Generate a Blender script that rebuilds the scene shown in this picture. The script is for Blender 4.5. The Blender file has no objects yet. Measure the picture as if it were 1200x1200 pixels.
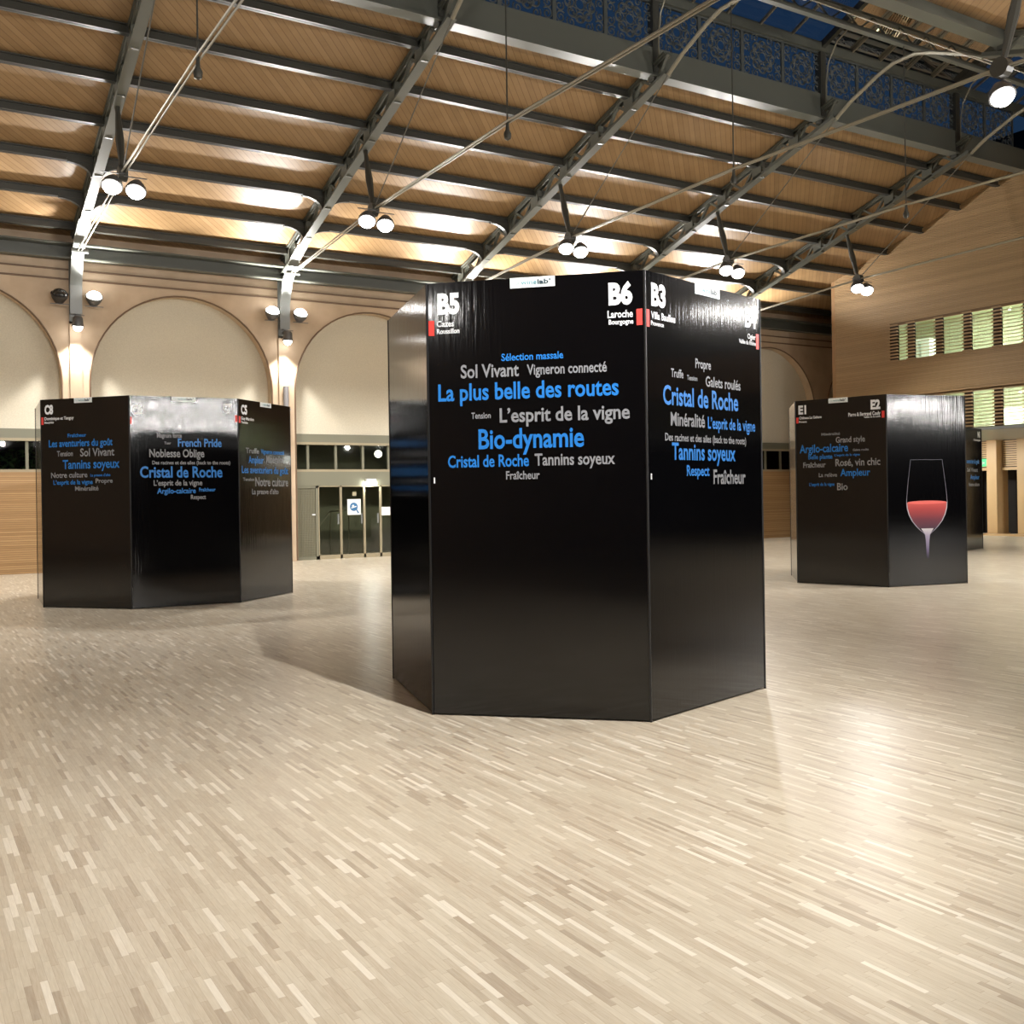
import bpy, bmesh, math, random
from mathutils import Vector, Matrix
random.seed(7)
PI = math.pi
scene = bpy.context.scene
C = scene.collection

# ------------------------------------------------------------------ camera
YAW, ROLL, EYE = 0.5456, 0.0151, 1.5
FPX, SHIFT_PX = 1192.1, 19.8
cam_data = bpy.data.cameras.new('camera')
cam = bpy.data.objects.new('camera', cam_data)
C.objects.link(cam)
cam_data.sensor_width = 36.0
cam_data.lens = FPX / 1200 * 36
cam_data.shift_y = -SHIFT_PX / 1200
cam_data.clip_end = 200
Fv = Vector((math.sin(YAW), math.cos(YAW), 0))
Rv = Vector((math.cos(YAW), -math.sin(YAW), 0))
Uv = Vector((0, 0, 1))
R2 = Rv * math.cos(ROLL) - Uv * math.sin(ROLL)
U2 = Rv * math.sin(ROLL) + Uv * math.cos(ROLL)
m = Matrix((R2, U2, -Fv)).transposed().to_4x4()
m.translation = (0, 0, EYE)
cam.matrix_world = m
scene.camera = cam

# ------------------------------------------------------------------ dusk sky
world = bpy.data.worlds.new('dusk_sky')
scene.world = world
world.use_nodes = True
bgn = world.node_tree.nodes['Background']
bgn.inputs[0].default_value = (0.045, 0.12, 0.27, 1)
bgn.inputs[1].default_value = 0.2

# ------------------------------------------------------------------ exposure and lamp strengths
scene.view_settings.view_transform = 'Standard'
scene.view_settings.look = 'None'
scene.view_settings.exposure = 0.08
scene.view_settings.gamma = 1.0
scene.view_settings.use_curve_mapping = False
W_NODE, W_UP, W_DOWN = 560.0, 520.0, 220.0
LAMP = (1.0, 0.968, 0.925)
LENS = 22.0

# ------------------------------------------------------------------ layout of the hall (metres)
D = 23.47                      # inner face of the arcade wall
U1, BAY = 3.36, 4.5795         # first pillar in view, bay width
CEN = 13.05                    # centre line of the nave
SOUTH = 2 * CEN - D
UE = 24.5                      # slatted end wall
VE = 21.3                      # its outer end
UW, UX = -13.0, 31.2           # west wall, far east wall
def pil(k): return U1 + BAY * k
def zr(v):                     # centre line of the rafters
    v = max(v, 2 * CEN - v)
    return 7.12 + 0.30 * (22.9 - v)
CEIL = 0.24
TRUSSES = [pil(k) for k in range(-1, 5)]

# ------------------------------------------------------------------ materials
def mat(name, base, rough=0.5, metal=0.0, spec=0.5, emit=None, estr=0.0, coat=0.0):
    M_ = bpy.data.materials.new(name); M_.use_nodes = True
    b = M_.node_tree.nodes['Principled BSDF']
    b.inputs['Base Color'].default_value = (*base, 1)
    b.inputs['Roughness'].default_value = rough
    b.inputs['Metallic'].default_value = metal
    b.inputs['Specular IOR Level'].default_value = spec
    b.inputs['Coat Weight'].default_value = coat
    if emit:
        b.inputs['Emission Color'].default_value = (*emit, 1)
        b.inputs['Emission Strength'].default_value = estr
    return M_
def nodes(M_):
    t = M_.node_tree; return t, t.nodes, t.links, t.nodes['Principled BSDF']
def math_n(N, L, op, a, b=None, clamp=False):
    n = N.new('ShaderNodeMath'); n.operation = op; n.use_clamp = clamp
    for i, v in enumerate((a, b)):
        if v is None: continue
        if isinstance(v, (int, float)): n.inputs[i].default_value = v
        else: L.new(v, n.inputs[i])
    return n.outputs[0]
def ramp(N, L, fac, stops, interp='LINEAR'):
    r = N.new('ShaderNodeValToRGB'); r.color_ramp.interpolation = interp
    e = r.color_ramp.elements
    while len(e) < len(stops): e.new(0.5)
    for el, (p, c) in zip(e, stops): el.position = p; el.color = (*c, 1)
    L.new(fac, r.inputs[0]); return r.outputs[0]
def coords(N, L):
    t = N.new('ShaderNodeTexCoord'); s = N.new('ShaderNodeSeparateXYZ')
    L.new(t.outputs['Object'], s.inputs[0]); return t.outputs['Object'], s.outputs
def noise(N, L, vec, scale, detail=3, mapping=None):
    if mapping:
        mp = N.new('ShaderNodeMapping'); mp.inputs['Scale'].default_value = mapping
        L.new(vec, mp.inputs[0]); vec = mp.outputs[0]
    n = N.new('ShaderNodeTexNoise'); n.inputs['Scale'].default_value = scale
    n.inputs['Detail'].default_value = detail
    L.new(vec, n.inputs['Vector']); return n.outputs['Fac']
def bump(N, L, h, b, strength, dist=0.01):
    n = N.new('ShaderNodeBump'); n.inputs['Strength'].default_value = strength
    n.inputs['Distance'].default_value = dist
    L.new(h, n.inputs['Height']); L.new(n.outputs[0], b.inputs['Normal'])
def mixc(N, L, fac, a, b, mode='MIX'):
    n = N.new('ShaderNodeMix'); n.data_type = 'RGBA'; n.blend_type = mode
    for sock, v in ((n.inputs[0], fac), (n.inputs[6], a), (n.inputs[7], b)):
        if isinstance(v, (int, float)): sock.default_value = v
        elif isinstance(v, tuple): sock.default_value = (*v, 1)
        else: L.new(v, sock)
    return n.outputs[2]

def m_parquet():
    M_ = mat('oak_strip_parquet', (.5, .4, .3), 0.34, spec=0.24)
    t, N, L, b = nodes(M_)
    vec, s = coords(N, L)
    x = math_n(N, L, 'DIVIDE', s[0], 0.023)
    col = math_n(N, L, 'FLOOR', x)
    wn = N.new('ShaderNodeTexWhiteNoise'); wn.noise_dimensions = '1D'; L.new(col, wn.inputs['W'])
    y = math_n(N, L, 'ADD', math_n(N, L, 'DIVIDE', s[1], 0.24), wn.outputs[0])
    row = math_n(N, L, 'FLOOR', y)
    cb = N.new('ShaderNodeCombineXYZ'); L.new(col, cb.inputs[0]); L.new(row, cb.inputs[1])
    w2 = N.new('ShaderNodeTexWhiteNoise'); w2.noise_dimensions = '2D'; L.new(cb.outputs[0], w2.inputs['Vector'])
    c = ramp(N, L, w2.outputs[0], [(0, (.30, .235, .165)), (.12, (.44, .37, .275)), (.5, (.505, .445, .34)), (.86, (.56, .50, .39)), (1, (.78, .73, .62))])
    g = noise(N, L, vec, 6, 4, (30, 2.2, 1))
    c = mixc(N, L, 0.35, c, ramp(N, L, g, [(0.28, (.42, .355, .265)), (.72, (.64, .58, .475))]))
    big = noise(N, L, vec, 0.6, 2)
    c = mixc(N, L, 1.0, c, ramp(N, L, big, [(.3, (.93, .93, .93)), (.7, (1.0, 1.0, 1.0))]), 'MULTIPLY')
    fx = math_n(N, L, 'FRACT', x); fy = math_n(N, L, 'FRACT', y)
    ex = math_n(N, L, 'LESS_THAN', fx, 0.05); ey = math_n(N, L, 'LESS_THAN', fy, 0.008)
    e = math_n(N, L, 'MAXIMUM', ex, ey)
    c = mixc(N, L, math_n(N, L, 'MULTIPLY', e, 0.35), c, (.2, .13, .08))
    L.new(c, b.inputs['Base Color'])
    rr = math_n(N, L, 'ADD', math_n(N, L, 'MULTIPLY', w2.outputs[0], 0.02), 0.30)
    L.new(rr, b.inputs['Roughness'])
    return M_

def m_ceiling():
    M_ = mat('varnished_ceiling_boards', (.45, .27, .12), 0.42, spec=0.45)
    t, N, L, b = nodes(M_)
    vec, s = coords(N, L)
    d = math_n(N, L, 'SUBTRACT', s[0], s[1])          # boards laid on the diagonal
    x = math_n(N, L, 'DIVIDE', d, 0.15)
    f = math_n(N, L, 'FRACT', x); col = math_n(N, L, 'FLOOR', x)
    wn = N.new('ShaderNodeTexWhiteNoise'); wn.noise_dimensions = '1D'; L.new(col, wn.inputs['W'])
    c = ramp(N, L, wn.outputs[0], [(0, (.29, .18, .083)), (.5, (.335, .212, .101)), (1, (.385, .25, .125))])
    g = noise(N, L, vec, 3.0, 5)
    c = mixc(N, L, 0.3, c, ramp(N, L, g, [(.3, (.27, .165, .076)), (.7, (.40, .26, .137))]))
    gap = math_n(N, L, 'LESS_THAN', f, 0.13)
    c = mixc(N, L, math_n(N, L, 'MULTIPLY', gap, 0.5), c, (.12, .06, .025))
    L.new(c, b.inputs['Base Color'])
    return M_

def m_slats(name, pitch, axis=2, c0=(.40, .24, .12), c1=(.55, .35, .19), gap=(.12, .07, .03), gw=0.2, rough=.5):
    M_ = mat(name, c0, rough)
    t, N, L, b = nodes(M_)
    vec, s = coords(N, L)
    x = math_n(N, L, 'DIVIDE', s[axis], pitch)
    col = math_n(N, L, 'FLOOR', x); f = math_n(N, L, 'FRACT', x)
    wn = N.new('ShaderNodeTexWhiteNoise'); wn.noise_dimensions = '1D'; L.new(col, wn.inputs['W'])
    g = noise(N, L, vec, 4, 4, (1.2, 1.2, 40))
    k = math_n(N, L, 'ADD', math_n(N, L, 'MULTIPLY', wn.outputs[0], .5), math_n(N, L, 'MULTIPLY', g, .5))
    c = ramp(N, L, k, [(.2, c0), (.8, c1)])
    c = mixc(N, L, math_n(N, L, 'LESS_THAN', f, gw), c, gap)
    L.new(c, b.inputs['Base Color'])
    return M_

def m_plaster():
    M_ = mat('sand_plaster', (.52, .40, .28), 0.6)
    t, N, L, b = nodes(M_)
    vec, s = coords(N, L)
    g = noise(N, L, vec, 2.5, 5)
    c = ramp(N, L, g, [(.3, (.47, .35, .235)), (.7, (.57, .44, .31))])
    L.new(c, b.inputs['Base Color'])
    return M_

def m_fabric():
    M_ = mat('cream_canvas', (.62, .57, .46), 0.85)
    t, N, L, b = nodes(M_)
    vec, s = coords(N, L)
    g = noise(N, L, vec, 40, 3)
    c = ramp(N, L, g, [(.3, (.58, .53, .42)), (.7, (.66, .61, .49))])
    L.new(c, b.inputs['Base Color'])
    bump(N, L, noise(N, L, vec, 1.2, 2), b, 0.3, 0.03)
    return M_

def m_gloss():
    M_ = mat('black_gloss_vinyl', (.002, .002, .0026), 0.085, spec=0.66)
    t, N, L, b = nodes(M_)
    vec, s = coords(N, L)
    h = noise(N, L, vec, 1.0, 2, (55, 55, 1.6))
    h2 = noise(N, L, vec, 1.0, 2, (300, 300, 60))
    bump(N, L, math_n(N, L, 'ADD', h, math_n(N, L, 'MULTIPLY', h2, .06)), b, 0.17, 0.004)
    return M_

def m_glass(name, tint, rough=0.02, mixf=0.9):
    M_ = bpy.data.materials.new(name); M_.use_nodes = True
    t = M_.node_tree; N, L = t.nodes, t.links
    N.remove(N['Principled BSDF'])
    out = N['Material Output']
    tr = N.new('ShaderNodeBsdfTransparent'); tr.inputs[0].default_value = (*tint, 1)
    gl = N.new('ShaderNodeBsdfGlossy'); gl.inputs['Roughness'].default_value = rough
    fr = N.new('ShaderNodeFresnel'); fr.inputs[0].default_value = 1.5
    mx = N.new('ShaderNodeMixShader')
    L.new(fr.outputs[0], mx.inputs[0]); L.new(tr.outputs[0], mx.inputs[1]); L.new(gl.outputs[0], mx.inputs[2])
    L.new(mx.outputs[0], out.inputs[0])
    return M_

M = {}
M['parquet'] = m_parquet()
M['ceiling'] = m_ceiling()
M['plaster'] = m_plaster()
M['groove'] = mat('dark_moulding', (.16, .10, .06), .6)
M['fabric'] = m_fabric()
M['slat_wall'] = m_slats('slatted_timber', .0459, 2, (.33, .215, .105), (.43, .285, .145), (.30, .17, .08), .0)
M['slat_back'] = mat('dark_batten_void', (.035, .02, .012), .8)
M['slat_back_mid'] = mat('batten_backing', (.20, .125, .06), .7)
M['panel_wood'] = m_slats('narrow_brick_cladding', .045, 2, (.29, .17, .072), (.42, .265, .122), (.22, .125, .055), .2)
M['brown_wood'] = mat('brown_timber', (.30, .17, .075), .5)
M['pale_wood'] = mat('pale_timber', (.55, .38, .20), .5)
M['steel'] = mat('grey_green_painted_steel', (.10, .105, .088), .38, spec=.5)
M['steel_lt'] = mat('pale_grey_painted_steel', (.20, .21, .20), .30, spec=.5)
M['steel_dk'] = mat('dark_and_shaded_steel', (.05, .05, .042), .4)  # dark steel parts; on the lantern posts the dark colour stands in for shade
M['steel_gloss'] = mat('glossy_steel_edge', (.06, .06, .05), .16, spec=.9)
M['rod_dark'] = mat('thin_dark_rod', (.12, .115, .095), .4)
M['rod'] = mat('tie_rod_steel', (.27, .25, .19), .35, metal=.3)
M['iron'] = mat('scrolled_ironwork_paint', (.07, .078, .075), .5)
M['gloss'] = m_gloss()
M['edge'] = mat('dark_edge_trim', (.012, .012, .013), .35)
M['white_ink'] = mat('white_print', (.80, .82, .85), .35)
M['grey_ink'] = mat('grey_print', (.25, .26, .28), .35)
M['blue_ink'] = mat('blue_print', (.02, .20, .62), .35)
M['red_ink'] = mat('red_print', (.75, .06, .05), .4)
M['plate'] = mat('white_plate', (.82, .88, .88), .35)
M['logo_pale'] = mat('pale_logo_print', (.62, .72, .74), .4)
M['logo_blue'] = mat('blue_grey_logo_print', (.16, .36, .42), .4)
M['logo_dark'] = mat('dark_logo_print', (.04, .07, .09), .4)
M['housing'] = mat('lamp_housing', (.12, .12, .12), .4, metal=.4)
M['dark_housing'] = mat('dark_lamp_housing', (.03, .025, .022), .5)
M['lens'] = mat('lit_lens', (1, 1, 1), .3, emit=(1, .97, .93), estr=LENS)
M['lens_off'] = mat('unlit_lens', (.02, .02, .02), .15)
M['night_glass'] = m_glass('window_glass', (.86, .88, .82))
M['roof_glass'] = m_glass('roof_glass', (.8, .9, 1.0))
M['soffit'] = mat('grey_metal_soffit', (.30, .33, .33), .4, metal=.3)
M['frame_olive'] = mat('olive_metal_frame', (.17, .165, .115), .45)
M['frame_tan'] = mat('tan_frame', (.30, .255, .165), .5)
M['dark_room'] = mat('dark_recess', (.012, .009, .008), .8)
M['room_green'] = mat('pale_green_office_wall', (.56, .58, .44), .7)
M['room_white'] = mat('white_board', (.85, .92, .88), .5)
M['strip'] = mat('lit_strip_lamp', (1, 1, 1), .4, emit=(.93, 1, .92), estr=150.0)
M['exit'] = mat('green_exit_panel', (.05, .5, .18), .4, emit=(.1, .8, .3), estr=.7)
M['leaf'] = mat('dark_leaf', (.05, .10, .035), .6)
M['bark'] = mat('bark', (.08, .06, .04), .8)
M['south_pale'] = mat('south_hall_plaster', (.45, .38, .29), .7)
M['brick_south'] = m_slats('south_wall_cladding', .3, 2, (.05, .034, .02), (.075, .05, .03), (.03, .02, .01), .05)
M['lens_dim'] = mat('lit_globe', (1, 1, 1), .4, emit=(1, .96, .88), estr=4.0)
M['frame_olive2'] = mat('olive_grille', (.25, .235, .16), .5)
M['paper'] = mat('white_sign_board', (.80, .80, .78), .5)
M['sign_blue'] = mat('blue_sign_print', (.03, .14, .32), .5)
M['downpipe'] = mat('grey_downpipe', (.30, .29, .30), .4)

# ------------------------------------------------------------------ mesh builder
class MB:
    def __init__(self): self.v, self.f, self.mi = [], [], []
    def add(self, vs, fs, mi=0):
        o = len(self.v); self.v += [tuple(p) for p in vs]
        self.f += [tuple(i + o for i in f) for f in fs]; self.mi += [mi] * len(fs); return self
    def box(self, a, b, mi=0):
        x0, y0, z0 = (min(p, q) for p, q in zip(a, b)); x1, y1, z1 = (max(p, q) for p, q in zip(a, b))
        return self.add([(x0, y0, z0), (x1, y0, z0), (x1, y1, z0), (x0, y1, z0), (x0, y0, z1), (x1, y0, z1), (x1, y1, z1), (x0, y1, z1)],
                        [(0, 3, 2, 1), (4, 5, 6, 7), (0, 1, 5, 4), (1, 2, 6, 5), (2, 3, 7, 6), (3, 0, 4, 7)], mi)
    def beam(self, p, q, w, h, up=(0, 0, 1), mi=0):    # rectangular bar from p to q
        p, q = Vector(p), Vector(q); d = (q - p).normalized()
        s = d.cross(Vector(up)).normalized(); t = s.cross(d)
        vs = [e + s * a * w / 2 + t * b * h / 2 for e in (p, q) for a, b in ((-1, -1), (1, -1), (1, 1), (-1, 1))]
        return self.add(vs, [(0, 1, 2, 3), (7, 6, 5, 4), (0, 4, 5, 1), (1, 5, 6, 2), (2, 6, 7, 3), (3, 7, 4, 0)], mi)
    def tube(self, pts, r, n=8, mi=0, closed=False):
        pts = [Vector(p) for p in pts]; rr = r if isinstance(r, (list, tuple)) else [r] * len(pts)
        rings = []; prev = None
        for i, p in enumerate(pts):
            if closed: d = pts[(i + 1) % len(pts)] - pts[i - 1]
            else: d = (pts[min(i + 1, len(pts) - 1)] - pts[max(i - 1, 0)])
            d.normalize()
            if prev is None:
                a = Vector((0, 0, 1)) if abs(d.z) < .9 else Vector((1, 0, 0))
                s = d.cross(a).normalized()
            else: s = (prev - d * prev.dot(d)).normalized()
            prev = s; t = d.cross(s)
            rings.append([p + (s * math.cos(2 * PI * k / n) + t * math.sin(2 * PI * k / n)) * rr[i] for k in range(n)])
        vs = [v for r_ in rings for v in r_]; fs = []
        m_ = len(rings)
        for i in range(m_ if closed else m_ - 1):
            j = (i + 1) % m_
            for k in range(n):
                fs.append((i * n + k, i * n + (k + 1) % n, j * n + (k + 1) % n, j * n + k))
        if not closed: fs += [tuple(range(n - 1, -1, -1)), tuple((m_ - 1) * n + k for k in range(n))]
        return self.add(vs, fs, mi)
    def lathe(self, prof, c, axis=(0, 0, 1), n=20, mi=0):   # prof: (radius, distance along axis)
        ax = Vector(axis).normalized(); a = Vector((1, 0, 0)) if abs(ax.x) < .9 else Vector((0, 1, 0))
        s = ax.cross(a).normalized(); t = ax.cross(s); c = Vector(c)
        vs = [c + ax * h + (s * math.cos(2 * PI * k / n) + t * math.sin(2 * PI * k / n)) * max(r, 1e-4) for r, h in prof for k in range(n)]
        fs = [(i * n + k, i * n + (k + 1) % n, (i + 1) * n + (k + 1) % n, (i + 1) * n + k) for i in range(len(prof) - 1) for k in range(n)]
        return self.add(vs, fs, mi)
    def prism(self, poly, off, mi=0):                   # planar polygon (3-D points) swept by off
        n = len(poly); o = Vector(off); a = [Vector(p) for p in poly]
        vs = a + [p + o for p in a]
        return self.add(vs, [tuple(range(n - 1, -1, -1)), tuple(range(n, 2 * n))] + [(i, (i + 1) % n, n + (i + 1) % n, n + i) for i in range(n)], mi)
    def build(self, name, mats, parent=None, loc=(0, 0, 0), smooth=False, fix=True):
        me = bpy.data.meshes.new(name); me.from_pydata(self.v, [], self.f)
        if not isinstance(mats, (list, tuple)): mats = [mats]
        for q in mats: me.materials.append(q)
        me.polygons.foreach_set('material_index', self.mi)
        if fix:
            bm = bmesh.new(); bm.from_mesh(me); bmesh.ops.recalc_face_normals(bm, faces=bm.faces); bm.to_mesh(me); bm.free()
        if smooth:
            me.polygons.foreach_set('use_smooth', [True] * len(me.polygons))
            me.set_sharp_from_angle(angle=0.7)
        me.update()
        o = bpy.data.objects.new(name, me); C.objects.link(o)
        if parent: o.parent = parent
        o.location = loc
        return o
def tag(o, label, cat, group=None):
    o['label'] = label; o['category'] = cat
    if group: o['group'] = group
    return o
def struct(o): o['kind'] = 'structure'; return o
def thing(name, loc, label, cat, group=None, rz=0):
    o = bpy.data.objects.new(name, None); C.objects.link(o); o.empty_display_size = .2
    o.location = loc; o.rotation_euler = (0, 0, rz)
    return tag(o, label, cat, group)
def spot(name, loc, direction, watts, angle, blend, radius, parent, color=LAMP):
    l = bpy.data.lights.new(name, 'SPOT'); l.energy = watts; l.color = color
    l.spot_size = math.radians(angle); l.spot_blend = blend; l.shadow_soft_size = radius
    o = bpy.data.objects.new(name, l); C.objects.link(o); o.parent = parent
    o.location = loc; o.rotation_euler = Vector(direction).to_track_quat('-Z', 'Y').to_euler()
    return o
def copy_thing(src, loc, label=None, group=None):
    c = src.copy(); C.objects.link(c); c.location = loc
    if label: c['label'] = label
    if group: c['group'] = group
    for ch in src.children:
        d = ch.copy(); C.objects.link(d); d.parent = c
        for g in ch.children:
            e = g.copy(); C.objects.link(e); e.parent = d
    return c
_tc = {}
def text_geo(txt, bold):
    if (txt, bold) in _tc: return _tc[(txt, bold)]
    cu = bpy.data.curves.new('txt', 'FONT'); cu.body = txt; cu.size = 1; cu.offset = bold; cu.resolution_u = 3
    ob = bpy.data.objects.new('txt', cu); C.objects.link(ob)
    bpy.context.view_layer.update()
    me = bpy.data.meshes.new_from_object(ob.evaluated_get(bpy.context.evaluated_depsgraph_get()))
    g = ([tuple(v.co) for v in me.vertices], [tuple(p.vertices) for p in me.polygons])
    bpy.data.objects.remove(ob); bpy.data.curves.remove(cu); bpy.data.meshes.remove(me)
    _tc[(txt, bold)] = g; return g
_h = text_geo('H', .0)
CAP = max(v[1] for v in _h[0])
def add_text(mb, txt, P, sx, sz, n, s0, z0, width, cap, lift, mi=0, bold=.022):
    """letters on a panel: P origin, sx/sz unit vectors, n outward normal"""
    vs, fs = text_geo(txt, bold)
    x0 = min(v[0] for v in vs); x1 = max(v[0] for v in vs); k = width / (x1 - x0); q = cap / CAP
    mb.add([P + sx * (s0 + (v[0] - x0) * k) + sz * (z0 + v[1] * q) + n * lift for v in vs], fs, mi)
TEXTS={'B1':[('b', 'Sélection massale', 0.522, 2.407, 0.424, 0.0467), ('g', 'Sol Vivant', 0.236, 2.302, 0.406, 0.0862), ('g', 'Vigneron connecté', 0.697, 2.307, 0.539, 0.0664), ('b', 'La plus belle des routes', 0.074, 2.151, 1.238, 0.1097), ('g', 'Tension', 0.306, 2.023, 0.136, 0.0402), ('g', 'L’esprit de la vigne', 0.504, 1.993, 0.879, 0.0915), ('b', 'Bio-dynamie', 0.354, 1.818, 0.723, 0.1282), ('b', 'Cristal de Roche', 0.136, 1.695, 0.566, 0.0781), ('g', 'Tannins soyeux', 0.742, 1.697, 0.539, 0.0763), ('g', 'Fraîcheur', 0.542, 1.607, 0.232, 0.0533), ('w', 'B5', 0.078, 2.75, 0.156, 0.1276), ('w', 'Cazes', 0.072, 2.659, 0.121, 0.0391), ('w', 'Roussillon', 0.071, 2.611, 0.16, 0.0322), ('w', 'B6', 1.254, 2.749, 0.158, 0.1298), ('w', 'Laroche', 1.246, 2.658, 0.167, 0.0457), ('w', 'Bourgogne', 1.253, 2.614, 0.162, 0.0312)],
'B2':[('w', 'B3', 0.065, 2.744, 0.167, 0.1345), ('w', 'Villa Baulieu', 0.061, 2.652, 0.281, 0.0454), ('w', 'Provence', 0.059, 2.607, 0.147, 0.0283), ('w', 'B4', 1.267, 2.736, 0.167, 0.1226), ('w', 'Ogier', 1.304, 2.645, 0.12, 0.0375), ('w', 'Vallée du Rhône', 1.18, 2.601, 0.245, 0.0294), ('g', 'Propre', 0.585, 2.369, 0.2, 0.063), ('g', 'Truffe', 0.282, 2.283, 0.151, 0.0551), ('g', 'Tension', 0.476, 2.276, 0.131, 0.0326), ('g', 'Galets roulés', 0.714, 2.248, 0.476, 0.0699), ('b', 'Cristal de Roche', 0.185, 2.095, 0.967, 0.1233), ('g', 'Minéralité', 0.272, 1.956, 0.424, 0.0868), ('b', 'L’esprit de la vigne', 0.735, 1.952, 0.661, 0.0791), ('g', 'Des racines et des ailes (back to the roots)', 0.202, 1.851, 1.058, 0.0493), ('b', 'Tannins soyeux', 0.282, 1.726, 0.822, 0.1099), ('b', 'Respect', 0.458, 1.616, 0.288, 0.0707), ('g', 'Fraîcheur', 0.799, 1.56, 0.444, 0.0978)],
'C1':[('w', 'C8', 0.071, 2.753, 0.147, 0.1192), ('w', 'Dominique et Tanguy', 0.069, 2.665, 0.501, 0.0418), ('w', 'Beaujolais', 0.068, 2.617, 0.158, 0.0299), ('b', 'Fraîcheur', 0.462, 2.412, 0.317, 0.0476), ('b', 'Les aventuriers du goût', 0.136, 2.28, 1.08, 0.096), ('g', 'Tension', 0.275, 2.147, 0.271, 0.0719), ('g', 'Sol Vivant', 0.67, 2.137, 0.573, 0.107), ('b', 'Tannins soyeux', 0.371, 1.967, 0.956, 0.1199), ('g', 'Notre culture', 0.167, 1.842, 0.621, 0.0725), ('b', 'La preuve d’alto', 0.838, 1.85, 0.332, 0.0357), ('b', 'L’esprit de la vigne', 0.206, 1.745, 0.669, 0.0604), ('g', 'Propre', 0.925, 1.758, 0.283, 0.0595), ('g', 'Minéralité', 0.575, 1.655, 0.397, 0.06)],
'C2':[('w', 'C6', 0.035, 2.705, 0.136, 0.1201), ('w', 'C7', 1.271, 2.761, 0.136, 0.1133), ('g', 'Magnum force', 0.364, 2.381, 0.334, 0.0606), ('g', 'Tuer', 0.46, 2.287, 0.091, 0.0364), ('b', 'French Pride', 0.644, 2.258, 0.606, 0.11), ('g', 'Noblesse Oblige', 0.257, 2.108, 0.747, 0.1082), ('g', 'Des racines et des ailes (back to the roots)', 0.294, 2.006, 1.075, 0.0481), ('b', 'Cristal de Roche', 0.131, 1.823, 1.124, 0.1491), ('g', 'L’esprit de la vigne', 0.31, 1.708, 0.662, 0.0743), ('b', 'Argilo-calcaire', 0.355, 1.597, 0.525, 0.0719), ('b', 'Fraîcheur', 0.925, 1.621, 0.229, 0.049), ('g', 'Respect', 0.81, 1.511, 0.209, 0.0609)],
'C3':[('w', 'C5', 0.072, 2.749, 0.165, 0.1241), ('w', 'Guy Mardon', 0.07, 2.662, 0.347, 0.0435), ('w', 'Touraine', 0.074, 2.609, 0.174, 0.0336), ('g', 'Truffe', 0.185, 2.179, 0.362, 0.0754), ('b', 'Vigneron connecté', 0.603, 2.185, 0.685, 0.0645), ('b', 'Ampleur', 0.258, 2.033, 0.418, 0.1011), ('g', 'Minéralité', 0.752, 2.052, 0.513, 0.1043), ('b', 'Les aventuriers du goût', 0.07, 1.885, 1.333, 0.1), ('g', 'Tension', 0.1, 1.77, 0.306, 0.0439), ('g', 'Notre culture', 0.433, 1.693, 0.965, 0.1281), ('g', 'La preuve d’alto', 0.339, 1.572, 0.762, 0.0765)],
'E1':[('w', 'E1', 0.058, 2.745, 0.135, 0.1283), ('w', 'Château La Galiane', 0.069, 2.659, 0.384, 0.0409), ('w', 'Provence', 0.066, 2.6, 0.133, 0.0314), ('w', 'E2', 1.252, 2.748, 0.151, 0.1307), ('w', 'Pierre & Bertrand Couly', 0.895, 2.653, 0.507, 0.0556), ('w', 'Vallée de la Loire', 1.142, 2.616, 0.259, 0.0263), ('g', 'Minéralité', 0.444, 2.376, 0.311, 0.0404), ('g', 'Grand style', 0.683, 2.253, 0.472, 0.0869), ('b', 'Argilo-calcaire', 0.07, 2.112, 0.811, 0.123), ('g', 'Galets roulés', 0.96, 2.111, 0.251, 0.0331), ('b', 'Belle plante', 0.217, 2.005, 0.406, 0.068), ('b', 'L’esprit de la vigne', 0.657, 2.038, 0.414, 0.0335), ('g', 'Rosé, vin chic', 0.671, 1.883, 0.719, 0.1071), ('g', 'Fraîcheur', 0.128, 1.872, 0.381, 0.0819), ('g', 'La relève', 0.391, 1.715, 0.305, 0.0609), ('b', 'Ampleur', 0.749, 1.723, 0.481, 0.1068), ('b', 'L’esprit de la vigne', 0.228, 1.574, 0.422, 0.0477), ('g', 'Bio', 0.693, 1.503, 0.173, 0.1071)]}
TABS={'B1': [(0.012, 2.6, 0.052, 2.703), (1.436, 2.601, 1.475, 2.708)], 'B2': [(0.001, 2.592, 0.044, 2.706), (1.432, 2.577, 1.472, 2.692)], 'C1': [(0.009, 2.601, 0.05, 2.708)], 'C2': [(0.009, 2.564, 0.03, 2.66), (1.449, 2.62, 1.481, 2.716)], 'C3': [(0.008, 2.611, 0.059, 2.709)], 'E1': [(0.018, 2.594, 0.056, 2.69), (1.423, 2.604, 1.466, 2.71)]}
PLATES={'B1': (0.59, 2.891, 0.897, 2.969), 'B2': (0.598, 2.885, 0.912, 2.961), 'C1': (0.582, 2.89, 0.881, 2.952), 'C2': (0.565, 2.897, 0.897, 2.974), 'C3': (0.602, 2.89, 0.912, 2.969), 'E1': (0.572, 2.883, 0.886, 2.966)}

# ================================================================== the setting
PW = 0.28                       # half width of an arcade pillar
SPR, RAD = 4.08, BAY / 2 - PW   # springing height and radius of the arches
struct(MB().box((UW, -20, -.2), (UX + 1, D + 6, 0)).build('floor', M['parquet']))

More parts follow.
